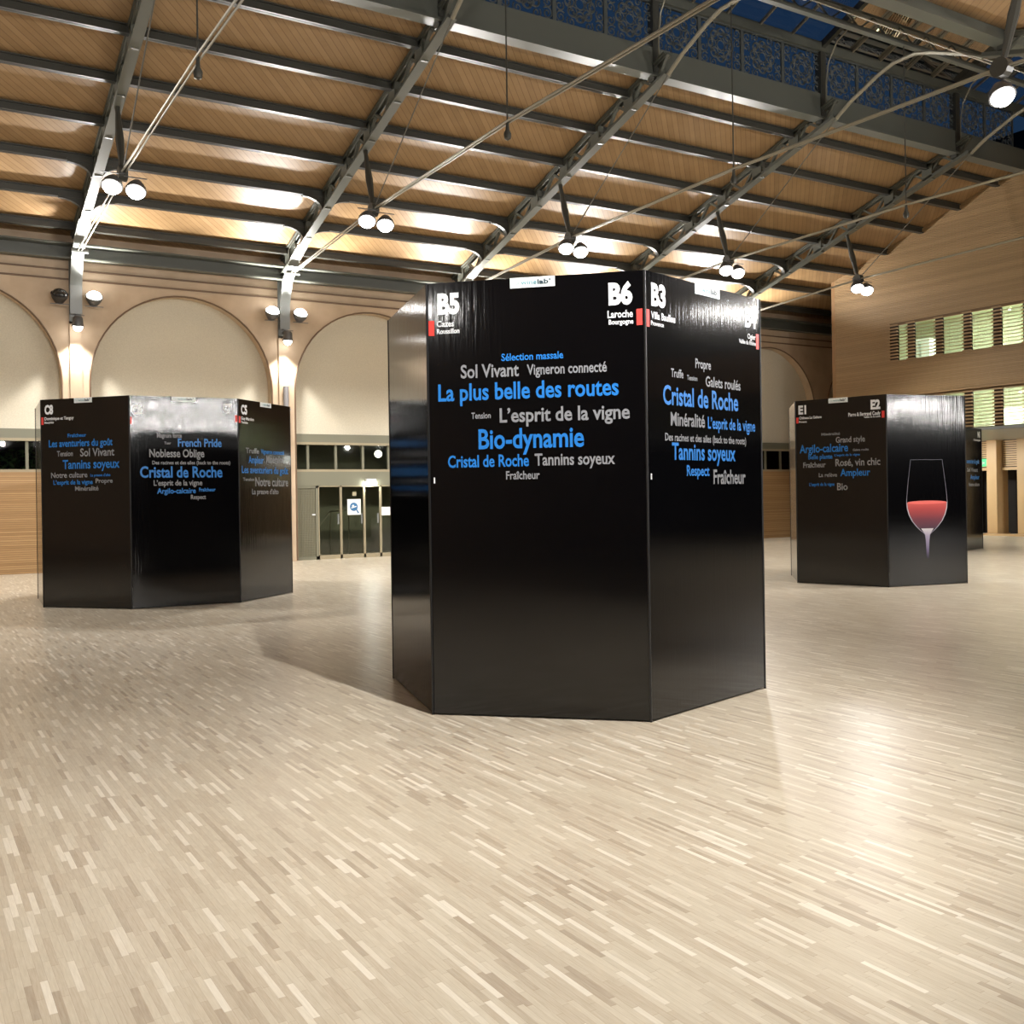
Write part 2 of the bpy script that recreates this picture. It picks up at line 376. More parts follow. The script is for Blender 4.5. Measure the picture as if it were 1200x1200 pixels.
def arch_pts(a, b, r, n=28, z=SPR):
    c = (a + b) / 2
    return [(c - r * math.cos(PI * i / n), z + r * math.sin(PI * i / n)) for i in range(n + 1)]
BAYS = [(pil(k), pil(k + 1)) for k in range(-3, 6)]
wn = MB(); TOPZ = 7.35
for a, b in BAYS:
    pts = [(a + PW, 0)] + arch_pts(a, b, RAD) + [(b - PW, 0)]
    up = [(x, y, z) for y in (D, D + .45) for x, z in pts]; n = len(pts)
    wn.add(up, [(i, i + 1, n + i + 1, n + i) for i in range(n - 1)])
    for q in arch_pts(a, b, RAD)[:-1]: pass
    ap = arch_pts(a, b, RAD)
    for (x0, z0), (x1, z1) in zip(ap[:-1], ap[1:]):
        wn.add([(x0, D, z0), (x1, D, z1), (x1, D, TOPZ), (x0, D, TOPZ)], [(0, 1, 2, 3)])
    for x0, x1 in ((a, a + PW), (b - PW, b)):
        wn.add([(x0, D, 0), (x1, D, 0), (x1, D, SPR), (x0, D, SPR)], [(0, 1, 2, 3)])
        wn.add([(x0, D, SPR), (x1, D, SPR), (x1, D, TOPZ), (x0, D, TOPZ)], [(0, 1, 2, 3)])
struct(wn.build('wall_north', M['plaster'], fix=False))
tr = MB()
for z in (6.235, 6.44): tr.box((UW, D - .03, z), (UX, D, z + .035))
struct(tr.build('trim_1', M['groove']))
for k, (a, b) in enumerate(BAYS):                 # thin moulding round every arch
    mb = MB()
    mb.tube([(x, D - .005, z) for x, z in [(a + PW, 0.02)] + arch_pts(a, b, RAD) + [(b - PW, 0.02)]], .02, 6)
    struct(mb.build('trim_%d' % (k + 2), M['groove'], smooth=True))

# ceiling: two slopes of boards
cl = MB(); VL = CEN + 2.1
cl.add([(UW, D + .5, zr(D + .5) + CEIL), (UX, D + .5, zr(D + .5) + CEIL), (UX, VL, zr(VL) + CEIL), (UW, VL, zr(VL) + CEIL)], [(0, 1, 2, 3)])
SL = 2 * CEN - VL
cl.add([(UW, SOUTH - .5, zr(SOUTH - .5) + CEIL), (UX, SOUTH - .5, zr(SOUTH - .5) + CEIL), (UX, SL, zr(SL) + CEIL), (UW, SL, zr(SL) + CEIL)], [(3, 2, 1, 0)])
struct(cl.build('ceiling', M['ceiling'], fix=False))
struct(MB().box((UW, -20, 9.5), (UX, SOUTH - .4, 9.7)).build('ceiling_south', M['dark_room']))
struct(MB().box((UW, SOUTH - .55, 6.7), (UX, SOUTH - .4, 9.5)).build('wall_upper_south', M['brown_wood']))
struct(MB().box((UW, -20.2, -.2), (UX, -20, 9.7)).build('wall_south', M['brick_south']))
struct(MB().box((UW - .2, -20, -.2), (UW, D + .5, 13)).build('wall_west', M['plaster']))

# slatted end wall: one slat per course, cut to the roof line, windows are openings behind which the slats go on
def vroof(z): return 22.9 - (z - 7.12 - CEIL) / .30
WIN = [(3.12, 4.09, 19.35), (5.18, 6.19, 19.35)]
VP = [19.35, 18.64, 17.74, 16.88, 16.02, 15.2, 14.4, 13.5, 12.6, 11.7, 10.8, 9.9, 9.0, 8.0, 7.0, 6.0, 5.0, 4.0]
we = MB(); z = 3.14; pitch = .0918
while z < 12.3:
    hi = min(VE, vroof(z) if z > 7.1 else VE)
    if z > zr(VL) + CEIL: hi = VL
    lo = 2 * CEN - hi if z > 7.3 else -5.9
    inwin = any(a - .03 < z < b_ for a, b_, c_ in WIN)
    if not inwin:
        we.box((UE, lo, z), (UE + .05, hi, z + pitch * .37)); we.box((UE, lo, z + pitch / 2), (UE + .05, hi, z + pitch * .87))
    if inwin:
        we.box((UE, 19.35, z), (UE + .05, hi, z + pitch * .37)); we.box((UE, 19.35, z + pitch / 2), (UE + .05, hi, z + pitch * .87))
        we.box((UE, 19.07, z), (UE + .04, 19.35, z + pitch * .45))
        edge = [19.07] + [x for v in VP[1:] for x in (v + .13, v - .13)] + [lo]
        for i in range(0, len(edge) - 1):
            pier = i % 2 == 1
            dz = pitch * (.45 if pier else .15)
            we.box((UE, edge[i + 1], z), (UE + .04, edge[i], z + dz))
    z += pitch
struct(we.build('wall_east', M['slat_wall']))
wb = MB()
def back(v0, v1, z0, z1): wb.box((UE + .06, v0, z0), (UE + .12, v1, z1))
back(-5.9, VE, 3.1, 3.12); back(-5.9, VE, 4.09, 5.18); back(19.35, VE, 3.12, 4.09); back(19.35, VE, 5.18, 6.19); back(-5.9, VE, 6.19, 7.2)
poly = [(UE + .07, -5.9 if 0 else 2 * CEN - VE, 7.2), (UE + .07, VE, 7.2), (UE + .07, VE, zr(VE) + CEIL), (UE + .07, VL, zr(VL) + CEIL), (UE + .07, VL, 11.2), (UE + .07, CEN, 12.1), (UE + .07, SL, 11.2), (UE + .07, SL, zr(SL) + CEIL), (UE + .07, 2 * CEN - VE, zr(VE) + CEIL)]
wb.prism(poly, (.06, 0, 0))
struct(wb.build('wall_east_backing', M['slat_back_mid'] if 'slat_back_mid' in M else M['brown_wood']))
struct(MB().box((UE + .0, VE, 0), (UX, VE + .12, zr(VE) + CEIL)).build('wall_stair', M['slat_wall_side'] if 'slat_wall_side' in M else M['brown_wood']))
struct(MB().box((UE - .02, -5.9, 3.02), (UX, VE, 3.10)).build('ceiling_lobby', M['soffit']))
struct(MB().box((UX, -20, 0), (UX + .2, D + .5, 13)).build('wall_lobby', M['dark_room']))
# lit offices behind the two bands of windows
for (z0, z1, v1), zt, zb in ((WIN[0], 4.75, 3.12), (WIN[1], 6.75, 4.85)):
    struct(MB().box((UE + .35, -5.8, zb), (UE + 3.6, VE - .15, zb + .02)).build('floor_office', M['room_green']))
    struct(MB().box((UE + .35, -5.8, zt), (UE + 3.6, VE - .15, zt + .02)).build('ceiling_office', M['room_green']))
    struct(MB().box((UE + 3.6, -5.8, zb), (UE + 3.65, VE - .05, zt)).build('wall_office', M['room_green']))
    struct(MB().box((UE + .35, VE - .15, zb), (UE + 3.6, VE - .05, zt)).build('wall_office', M['room_green']))
for k, (z0, z1, v1) in enumerate(WIN):
    wf = MB()
    for v in VP:
        w = .12 if v != 19.35 else .28
        wf.box((UE + .06, v - w, z0), (UE + .10, v + (w if v != 19.35 else 0), z1), 0)
    wf.box((UE + .2, -5.8, z0), (UE + .21, v1, z1), 1)
    struct(wf.build('window_%d' % (k + 1), [M['slat_back'], M['night_glass']]))
def office_lamp(u, v, z, label, ln=1.2):
    t = thing('strip_lamp', (u, v, z), label, 'lamp', 'strip lamps in the upper offices')
    MB().box((-.08, -ln / 2, 0), (.08, ln / 2, .06)).build('housing', M['soffit'], t)
    MB().box((-.06, -ln / 2 + .03, -.03), (.06, ln / 2 - .03, 0)).build('tube_cover', M['strip'], t)
OL = []
for z in (4.69, 6.69):
    for v in (18.0, 16.0, 14.0, 10.5):
        for u in (UE + .7, UE + 1.5):
            office_lamp(u, v, z, 'lit ceiling strip lamp inside the offices behind the slats, %s floor' % ('lower' if z < 5 else 'upper'))

# the lantern over the nave
LZ0, LZ1 = zr(VL) + .02, 11.05
for k, v in enumerate((VL, SL)):
    s = 1 if v > CEN else -1
    bm_ = MB(); bm_.box((UW, v - .06, LZ0 - .02), (UE + .1, v + .06, 9.98)); bm_.box((UW, v - .14, LZ0 - .04), (UE + .1, v + .14, LZ0))
    struct(bm_.build('trim_%d' % (20 + k), M['steel_dk2'] if 'steel_dk2' in M else M['steel']))
    bm_ = MB(); bm_.box((UW, v - .09, 10.88), (UE + .1, v + .09, 11.08))
    struct(bm_.build('trim_%d' % (22 + k), M['steel']))
RIDGE = 11.95
for k, (a, b) in enumerate(BAYS[:8]):
    b = min(b, UE + .1)
    for s, v in ((0, VL), (1, SL)):
        g = MB(); g.add([(a, v, 11.08), (b, v, 11.08), (b, CEN, RIDGE), (a, CEN, RIDGE)], [(0, 1, 2, 3)])
        struct(g.build('window_%d' % (10 + 2 * k + s), M['roof_glass']))
        br = MB(); n = 5
        for i in range(n + 1):
            x = a + (b - a) * i / n
            br.beam((x, v, 11.04), (x, CEN, RIDGE - .04), .04, .06)
        struct(br.build('trim_%d' % (80 + 2 * k + s), M['rod']))
struct(MB().box((UW, CEN - .07, RIDGE - .12), (UE + .1, CEN + .07, RIDGE + .05)).build('trim_50', M['steel']))

# ================================================================== roof things
SEEN = 'in view'
ORD = ['outside the left edge', 'first', 'second', 'third', 'fourth', 'fifth']
NODE = (18.05, 7.02)
def L3(v, z, x=0): return (x, v - CEN, z - 6.9)
def make_truss(u, label):
    t = thing('roof_truss', (u, CEN, 6.9), label, 'roof truss', 'iron roof trusses of the nave')
    for s in (1, -1):
        def P(v, z, x=0): return (x, s * (v - CEN), z - 6.9)
        r = MB(); va, vb = D - .1, 14.75
        za, zb = zr(va), zr(vb)
        r.beam(P(va, za + .2), P(vb, zb + .2), .18, .03); r.beam(P(va, za - .2), P(vb, zb - .2), .18, .03)
        for x in (-.05, .05):
            r.beam(P(va, za - .16, x), P(vb, zb - .16, x), .02, .07); r.beam(P(va, za + .16, x), P(vb, zb + .16, x), .02, .07)
        n = 22
        for i in range(n):
            v0 = va + (vb - va) * i / n; v1 = va + (vb - va) * (i + 1) / n
            e0, e1 = (-.18, .18) if i % 2 else (.18, -.18)
            r.beam(P(v0, zr(v0) + e0), P(v1, zr(v1) + e1), .06, .05)
        for v in (22.9, 21.75, 20.55, 19.37, 18.19, 17.02, 15.9):
            r.box(P(v - .14, zr(v) - .19, -.06), P(v + .14, zr(v) + .19, .06))
        r.build('rafter', M['steel'], t)
        f = MB()                                   # knee bracket standing against the pillar
        prof = [(D - .02, 5.5), (D - .16, 5.5), (D - .2, 6.1), (D - .42, 6.62), (D - .95, 7.0), (D - 1.5, zr(D - 1.5) - .2), (D - .02, zr(D) - .2)]
        f.prism([P(v, z, -.02) for v, z in prof], (.04, 0, 0))
        for i in range(len(prof) - 2):
            f.beam(P(*prof[i]), P(*prof[i + 1]), .24 if i else .2, .025, up=(1, 0, 0) if 0 else (0, 0, 1) if i else (0, 1, 0))
        f.box(P(D - .02, 5.3, -.12), P(D - .05, 7.0, .12))
        f.build('knee_bracket', M['steel_lt'], t)
        st = MB(); a, b = Vector(P(18.4, zr(18.4) - .2)), Vector(P(*NODE))
        st.tube([a, a.lerp(b, .08), a.lerp(b, .5), a.lerp(b, .92), b], [.05, .04, .075, .04, .05], 8)
        st.build('strut', M['steel_dk'], t, smooth=True)
        for q0, q1, nm in ((P(22.7, 6.72), P(*NODE), 'tie_rod'), (P(*NODE), P(14.74, 9.35), 'tie_rod')):
            rd = MB()
            if nm == 'tie_rod':
                low = q0[2] < -.1 or q0[2] == P(22.7, 6.72)[2]
                for x in ((-.035, .035) if low and q1[2] < .3 else (0,)):
                    rd.tube([Vector(q0) + Vector((x, 0, 0)), Vector(q1) + Vector((x, 0, 0))], .016 if q1[2] < .3 else .012, 6)
            rd.build(nm, M['rod'] if q1[2] < .3 or s < 0 else M['rod_dark'], t, smooth=True)
        nd = MB(); c = Vector(P(*NODE))
        nd.lathe([(0, -.07), (.13, -.07), (.13, .07), (0, .07)], c, (1, 0, 0), 14)
        nd.build('node_plate', M['steel_dk'], t)
        fb = MB(); c = Vector(P(22.7, 6.72)); fb.lathe([(0, -.16), (.05, -.16), (.05, .16), (0, .16)], c, (1, 0, 0), 10); fb.build('pin', M['steel_lt'], t)
        for vh in (21.75, 20.55):                  # curved haunches under the purlins
            h = MB()
            for sx in (1, -1):
                pts = [(sx * .02, -.2), (sx * .1, -.2)] + [(sx * (.10 + .42 * (1 - math.cos(i * PI / 12))), -.2 + .24 * math.sin(i * PI / 12)) for i in range(1, 7)] + [(sx * .52, .12), (sx * .02, .12)]
                h.prism([P(vh - .05, zr(vh) + dz, x) for x, dz in pts], (0, s * .1, 0))
            h.build('haunch', M['steel_dk'], t)
        lp = MB(); lp.beam(P(VL, zr(VL) - .1), P(VL, 11.05), .16, .16, up=(1, 0, 0))
        lp.build('lantern_post', M['steel_dk'], t)  # darker colour paints in that lamp light does not reach the posts
        lr = MB(); lr.beam(P(VL, 11.0), P(CEN, RIDGE - .08), .1, .14); lr.build('lantern_rafter', M['steel_dk'], t)
        bc = MB(); bc.tube([P(15.0, 9.7), P(15.0, 10.2), P(14.93, 10.6), P(14.7, 10.95), P(14.3, 11.15)], .018, 6); bc.build('curved_brace', M['rod'], t, smooth=True)
    tc = MB()
    for x in (-.03, .03): tc.tube([L3(NODE[0], NODE[1], x), L3(CEN, 7.1, x), L3(2 * CEN - NODE[0], NODE[1], x)], .018, 6)
    tc.build('tie_rod', M['rod'], t, smooth=True)
    rb = MB(); rb.tube([L3(CEN + d, z) for d, z in ((1.69, 9.35), (1.3, 9.58), (.6, 9.88), (.25, 9.98), (-.25, 9.98), (-.6, 9.88), (-1.3, 9.58), (-1.69, 9.35))], .04, 8)
    rb.build('arch_rib', M['rod'], t, smooth=True)
    hg = MB(); hg.tube([L3(CEN, 10.3), L3(CEN, 6.95)], .012, 6); hg.lathe([(.0, 0), (.05, .03), (.06, .1), (.03, .17), (.02, .3)], L3(CEN, 6.82), (0, 0, 1), 10)
    hg.build('hanger', M['steel_dk'], t, smooth=True)
    return t
lab = ['iron roof truss just outside the left edge of the picture',
       'iron roof truss rising from the pillar above the left display block',
       'iron roof truss landing on the arcade pillar with the grey downpipe',
       'iron roof truss whose foot disappears behind the big display block in the middle',
       'iron roof truss passing above the upper right part of the big display block',
       'iron roof truss nearest the slatted timber end wall']
first = make_truss(TRUSSES[0], lab[0])
for u, l in zip(TRUSSES[1:], lab[1:]): copy_thing(first, (u, CEN, 6.9), l)

# purlins running the length of the hall
names = ['lowest', 'second', 'third', 'fourth', 'fifth', 'sixth', 'topmost']
for i, v in enumerate((22.9, 21.75, 20.55, 19.37, 18.19, 17.02, 15.9)):
    p = MB(); zc = zr(v) + .06
    x0, x1 = UW + .05, UX - .1
    if v < VE: x1 = UE - .02
    p.box((x0, v - .06, zc), (x1, v + .06, zc + .025)); p.box((x0, v - .015, zc), (x1, v + .015, zc + .16)); p.box((x0, v - .06, zc + .14), (x1, v + .06, zc + .16))
    p.tube([(x0, v + .06, zc + .012), (x1, v + .06, zc + .012)], .014, 8, mi=1)
    tag(p.build('purlin', [M['steel_dk'], M['steel_gloss'] if 'steel_gloss' in M else M['steel_lt']], smooth=True), 'grey steel purlin along the boarded ceiling, %s one counted up from the eave' % names[i], 'beam', 'roof purlins')
e = MB(); e.box((UW + .05, D - .42, 6.92), (UX - .1, D - .12, 6.95)); e.box((UW + .05, D - .14, 6.64), (UX - .1, D - .11, 6.95)); e.box((UW + .05, D - .3, 6.64), (UX - .1, D - .08, 6.67))
tag(e.build('eave_beam', M['steel']), 'grey green steel eave beam along the top of the arcade wall', 'beam')
gb = MB(); gb.box((UW, CEN - .06, 10.22), (UE + .1, CEN + .06, 10.30)); gb.box((UW, CEN - .05, 10.55), (UE + .1, CEN + .05, 10.6))
x = UW
while x < UE - .5:
    gb.beam((x, CEN, 10.28), (x + .4, CEN, 10.56), .03, .03); gb.beam((x + .4, CEN, 10.56), (x + .8, CEN, 10.28), .03, .03); x += .8
tag(gb.build('lantern_girder', M['steel']), 'lattice girder running under the glazed lantern along the middle of the roof', 'beam')

# scrolled ironwork panels below the lantern glass
def spiral(cx, cy, r, a0, turns, sgn=1, n=14):
    return [(cx + r * (1 - .82 * i / n) * math.cos(a0 + sgn * 2 * PI * turns * i / n), cy + r * (1 - .82 * i / n) * math.sin(a0 + sgn * 2 * PI * turns * i / n)) for i in range(n + 1)]
PWD, PHT = BAY / 4, .90
iw = MB()
def c2(pts, r=.016): iw.tube([(x, 0, y) for x, y in pts], r, 4)
for q in ((-PWD / 2 + .02, 0), (PWD / 2 - .02, 0)): iw.box((q[0] - .02, -.02, 0), (q[0] + .02, .02, PHT))
iw.box((-PWD / 2, -.02, 0), (PWD / 2, .02, .03)); iw.box((-PWD / 2, -.02, PHT - .03), (PWD / 2, .02, PHT))
iw.tube([(.1 * math.cos(2 * PI * i / 14), 0, PHT / 2 + .1 * math.sin(2 * PI * i / 14)) for i in range(14)], .016, 4, closed=True)
for i in range(8):
    a = PI * i / 4; cx, cy = .25 * math.cos(a), PHT / 2 + .25 * math.sin(a)
    c2(spiral(cx, cy, .12, a + PI, 1.3, 1)); c2(spiral(cx, cy, .12, a + PI, 1.3, -1))
for sx in (-1, 1):
    for sy in (-1, 1):
        c2(spiral(sx * .43, PHT / 2 + sy * .32, .12, math.atan2(-sy, -sx), 1.5, sx * sy)); c2(spiral(sx * .45, PHT / 2 + sy * .12, .1, math.atan2(-sy, -sx), 1.3, -sx * sy))
        c2(spiral(sx * .2, PHT / 2 + sy * .36, .1, math.atan2(-sy, sx), 1.3, sx * sy))
ip0 = None
for k in range(-1, 5):
    for j in range(4):
        u = pil(k) + PWD * (j + .5)
        if u > UE - .4: continue
        for v in (VL, SL):
            if ip0 is None:
                ip0 = iw.build('ironwork_panel', M['iron']); tag(ip0, '', 'ironwork', 'scrolled iron panels of the lantern'); o = ip0
            else: o = ip0.copy(); C.objects.link(o)
            o.location = (u, v, 9.98)
            o['label'] = 'dark scrolled ironwork panel in the upright side of the lantern, %s' % ('arcade side' if v > CEN else 'far side')

# ================================================================== floodlights
def floodlight(loc, d, label, group, watts, angle, lit=True, hang=.22, r=.155, beam=None, soft=.11):
    t = thing('floodlight', loc, label, 'floodlight', group)
    d = Vector(d).normalized()
    MB().lathe([(0, -.2), (.07, -.2), (.10, -.16), (r + .005, -.06), (r + .02, 0), (r + .02, .02), (r - .005, .02)], (0, 0, 0), d, 18).build('housing', M['housing'] if lit else M['dark_housing'], t, smooth=True)
    MB().lathe([(r, .0), (r * .95, .04), (r * .75, .085), (r * .4, .115), (0, .125)], (0, 0, 0), d, 18).build('lens', M['lens'] if lit else M['lens_off'], t, smooth=True)
    br = MB()
    for s in (-1, 1): br.beam((s * (r + .03), 0, 0), (s * (r + .03), .0, hang), .012, .03)
    br.beam((-r - .03, 0, hang), (r + .03, 0, hang), .03, .012)
    br.build('bracket', M['housing'], t)
    if lit: spot('floodlight_beam', d * .22, beam or d, watts, angle, .35, soft, t)
    return t
pos = ['left', 'right']
tn = ['outside the left edge', 'nearest the left edge', 'above the downpipe pillar', 'landing behind the big block', 'above the big block', 'nearest the slatted wall']
srcN = {}
for i, u in enumerate(TRUSSES):
    for side in (1, -1):
        v = NODE[0] if side > 0 else 2 * CEN - NODE[0]
        for j, s in enumerate((-1, 1)):
            l = '%s floodlight of the lit pair under the truss %s' % (pos[j], tn[i]) if side > 0 else ('single lit floodlight at the top right, under the glazed lantern' if i == 3 else '%s floodlight on the camera-side half of the truss %s' % (pos[j], tn[i]))
            loc = (u + s * .19, v - side * .12, NODE[1] - .26 - (.03 if j else 0))
            if side < 0 and (i in (0, 1, 2) or i == 3 and j == 0): continue
            if i >= 4 and side > 0: floodlight(loc, (-.25, -.5, -1), l, 'floodlights on the truss nodes', W_NODE * (.45 if i == 4 else .3), 152, beam=(-.2, -.2, -1))
            elif side not in srcN: srcN[side] = floodlight(loc, (-.25, -.5, -1), l, 'floodlights on the truss nodes', W_NODE, 128, beam=(.1, side * .12, -1))
            else: copy_thing(srcN[side], loc, l)
pn = {-3: 'far left', -2: 'far left', -1: 'outside the left edge', 0: 'above the left display block', 1: 'with the grey downpipe', 2: 'hidden by the big display block', 3: 'hidden by the big display block', 4: 'hidden by the big display block', 5: 'behind the slatted wall'}
for k in range(-2, 5):
    for j, s in enumerate((-1, 1)):
        lit = not (k == 0 and s == -1)
        floodlight((pil(k) + s * .34, D - .3, 5.86), (0, -.75, 1), '%s%s uplight on the arcade pillar %s' % ('' if lit else 'switched-off ', pos[j], pn[k]), 'uplights on the arcade pillars', W_UP, 125, lit, hang=-.2)
    dl = floodlight((pil(k), D - .36, 5.22), (0, .12, -1), 'single downlight low on the arcade pillar %s' % pn[k], 'downlights on the arcade pillars', W_DOWN, 95, True, r=.10)
    MB().box((-.03, .02, .18), (.03, .32, .23)).build('wall_arm', M['housing'], dl)
for k in (-3, -1, 1, 3, 4):                          # same fittings on the camera side of the nave
    for j, s in enumerate((-1, 1)):
        floodlight((pil(k) + s * .34, SOUTH + .3, 5.86), (-.7, .7, .1) if k > 2 else (0, .75, 1), '%s uplight on the camera side of the nave at pillar line %d' % (pos[j], k + 2), 'uplights on the camera side', W_UP, 125, True, hang=-.2)
floodlight((pil(0), SOUTH + .25, 6.0), (-.4, .65, -.75), 'floodlight over the camera aimed into the nave', 'floodlights on the camera side', 1900, 125, soft=.05)
for u, z, w in [(u, z, 300) for u in (3.5, 5.5, 7.5, 9.5, 11.5) for z in (5.0, 5.9)] + [(27.2, 5.0, 200), (28.4, 5.45, 260), (29.6, 5.3, 260), (30.7, 4.8, 200)]:   # lamps along the far side of the hall behind the camera; they show in the gloss
    floodlight((u, -19.6, z), (0, 1, -.05), 'floodlight on the wall far behind the camera, seen only as a reflection', 'floodlights behind the camera', w, 110, True, hang=.25, r=.14)
for u, v, w in ((22.0, .75, 28), (23.0, 1.35, 60)):
    floodlight((u, v, 5.85), (-.95, .3, -.1), 'floodlight under the side roof on the right, seen only as a streak of reflection', 'floodlights under the side roof', w, 100, True, hang=.25, r=.16)
floodlight((UW + .35, -2.2, 6.0), (1, .45, -.1), 'floodlight on the wall out to the left, seen only as a reflection', 'floodlights behind the camera', 110, 100, True, r=.16)

# ================================================================== arcade infill
bay_name = ['arch far left', 'second arch far left', 'arch outside the left edge' , 'x', 'x', 'x', 'x', 'x', 'x']
fl = {-3: 'far out to the left', -2: 'out to the left', -1: 'at the left edge of the picture', 0: 'above the left display block', 1: 'between the left and the big display block', 2: 'hidden behind the big display block', 3: 'hidden behind the big display block, further right', 4: 'between the big and the right display block', 5: 'behind the slatted wall'}
for k, (a, b) in zip(range(-3, 6), BAYS):
    a2, b2 = a + PW, b - PW
    fb = MB(); pts = [(a2, 3.06)] + arch_pts(a, b, RAD) + [(b2, 3.06)]
    fb.prism([(x, D + .30, z) for x, z in pts], (0, .03, 0))
    tag(fb.build('canvas_screen', M['fabric']), 'cream canvas screen filling the arch %s' % fl[k], 'screen', 'canvas screens in the arches')
    wf = MB()
    wf.box((a2, D + .22, 2.86), (b2, D + .38, 3.06), 0)
    wf.box((a2, D + .18, 2.80), (b2, D + .36, 2.86), 2)
    wf.box((a2, D + .2, 2.14), (b2, D + .4, 2.2), 2)
    for i in range(7):
        x = a2 + (b2 - a2) * i / 6 if k != 1 else [a2, 8.61, 9.33, 10.05, 10.75, 11.5, b2][i]
        wf.box((x - .03, D + .25, 2.2), (x + .03, D + .34, 2.86), 0)
    wf.box((a2, D + .29, 2.2), (b2, D + .295, 2.80), 1)
    struct(wf.build('window_%d' % (40 + k), [M['frame_olive'], M['night_glass'], M['frame_tan']]))
    if k != 1:
        lw = MB().box((a2, D + .12, 0), (b2, D + .4, 2.14))
        struct(lw.build('wall_north_cladding', M['panel_wood']))
struct(MB().box((UW, D + 6, -.2), (UX, D + 6.2, 8)).build('wall_outside', M['dark_room']))
for k, a in enumerate(TRUSSES):                   # pilasters on the pillars
    struct(MB().box((a - .12, D - .05, 0), (a + .12, D, 5.35)).build('trim_%d' % (60 + k), M['plaster']))
dp = MB(); dp.tube([(pil(1) + .02, D - .12, 0), (pil(1) + .02, D - .12, 4.15)], .065, 12); dp.box((pil(1) - .1, D - .1, 3.6), (pil(1) + .14, D - .05, 3.63)); dp.box((pil(1) - .1, D - .1, 1.5), (pil(1) + .14, D - .05, 1.53))
tag(dp.build('downpipe', M['downpipe'], smooth=True), 'grey vertical pipe clipped to the second visible arcade pillar', 'pipe')

# door bay between the left and the big display block
DV = D + .22
t = thing('lattice_gate', (8.53, DV, 0), 'olive metal gate leaf with a fine lattice grille, left in the door bay', 'gate')
MB().box((-.31, -.03, 0), (-.26, .03, 1.8)).box((.24, -.03, 0), (.30, .03, 1.8)).box((-.31, -.03, 1.74), (.3, .03, 1.8)).box((-.31, -.03, 0), (.3, .03, .08)).build('gate_frame', M['frame_olive'], t)
g = MB()
for i in range(17): g.box((-.27 + i * .032, -.01, .08), (-.262 + i * .032, .01, 1.74))
for i in range(38): g.box((-.27, -.012, .1 + i * .043), (.25, .012, .112 + i * .043))
g.build('grille', M['frame_olive2'] if 'frame_olive2' in M else M['frame_tan'], t)
MB().box((-.26, .02, .08), (.25, .03, 1.74)).build('backing_sheet', M['frame_olive'], t)
MB().box((.14, -.06, 1.08), (.22, -.03, 1.11)).build('handle', M['white_ink'], t)
def glazed_door(u0, u1, label):
    t = thing('glazed_door', ((u0 + u1) / 2, DV, 0), label, 'door', 'glazed doors in the door bay')
    w = (u1 - u0) / 2
    MB().box((-w, -.03, 0), (-w + .025, .03, 1.8)).box((w - .025, -.03, 0), (w, .03, 1.8)).box((-w, -.03, 1.77), (w, .03, 1.8)).box((-w, -.03, 0), (w, .03, .1)).build('door_frame', M['frame_tan'], t)
    MB().box((-w + .025, -.005, .1), (w - .025, .005, 1.77)).build('glass_pane', M['night_glass'], t)
    MB().box((w - .1, -.07, .85), (w - .07, -.03, 1.1)).build('handle', M['steel_lt'], t)
glazed_door(8.835, 9.42, 'glazed door beside the lattice gate, with a stair rail seen through it')
glazed_door(9.425, 10.04, 'glazed door carrying the white sign with the blue disc')
glazed_door(10.045, 10.48, 'narrow glazed door under the small white lamp')
glazed_door(10.485, 11.2, 'glazed door next to the left edge of the big display block')
glazed_door(11.205, 12.2, 'glazed door hidden behind the big display block')
struct(MB().box((8.2, DV - .04, 1.8), (12.24, DV + .1, 2.14)).build('trim_70', M['frame_olive']))
# vestibule behind the doors
vb = MB(); vb.box((8.0, D + 2.6, 0), (12.4, D + 2.7, 3)); vb.box((7.9, D + .45, 0), (8.0, D + 2.7, 3)); vb.box((12.4, D + .45, 0), (12.5, D + 2.7, 3))
struct(vb.build('wall_vestibule', M['frame_olive']))
sr = MB(); sr.tube([(8.75, D + 1.0, .55), (9.0, D + 1.0, .6), (9.45, D + 1.0, 1.15), (10.0, D + 1.0, 1.2)], .02, 8)
for x, z in ((8.95, .6), (9.45, 1.15), (9.95, 1.2)): sr.tube([(x, D + 1.0, 0), (x, D + 1.0, z)], .016, 6)
tag(sr.build('stair_rail', M['rod'], smooth=True), 'thin metal stair rail behind the glazed doors', 'railing')
t = thing('door_sign', (9.755, DV - .05, 1.07), 'white sign board with a round blue mark on the glazed door', 'sign')
MB().box((-.175, -.01, 0), (.175, .01, .39)).build('board', M['paper'], t)
mk = MB(); mk.lathe([(.105, 0), (.105, .004), (.0, .004)], (-.01, -.011, .2), (0, -1, 0), 24)
mk.prism([(.05, -.012, .12), (.08, -.012, .13), (.13, -.012, .05), (.10, -.012, .03)], (0, -.004, 0))
mk.build('blue_disc', M['sign_blue'], t)
mk = MB(); mk.lathe([(.03, 0), (.03, .003), (.0, .003)], (-.03, -.0155, .22), (0, -1, 0), 16); mk.beam((-.08, -.017, .17), (.06, -.017, .21), .003, .02); mk.build('white_mark', M['paper'], t)
tag(MB().box((9.72, DV - .05, 1.54), (9.82, DV - .035, 1.64)).build('notice', M['frame_tan']), 'small tan notice above the white door sign', 'sign')
tag(MB().box((10.5, DV - .05, 1.04), (10.78, DV - .035, 1.25)).build('notice', M['paper']), 'small white notice on the door beside the big display block', 'sign')
t = thing('emergency_lamp', (10.2, DV - .1, 1.86), 'small white lit lamp box on the lintel of the door bay', 'lamp')
MB().box((-.13, -.04, .02), (.13, .05, .1)).build('housing', M['paper'], t); MB().box((-.12, -.05, -.01), (.12, .04, .02)).build('diffuser', M['strip'], t)

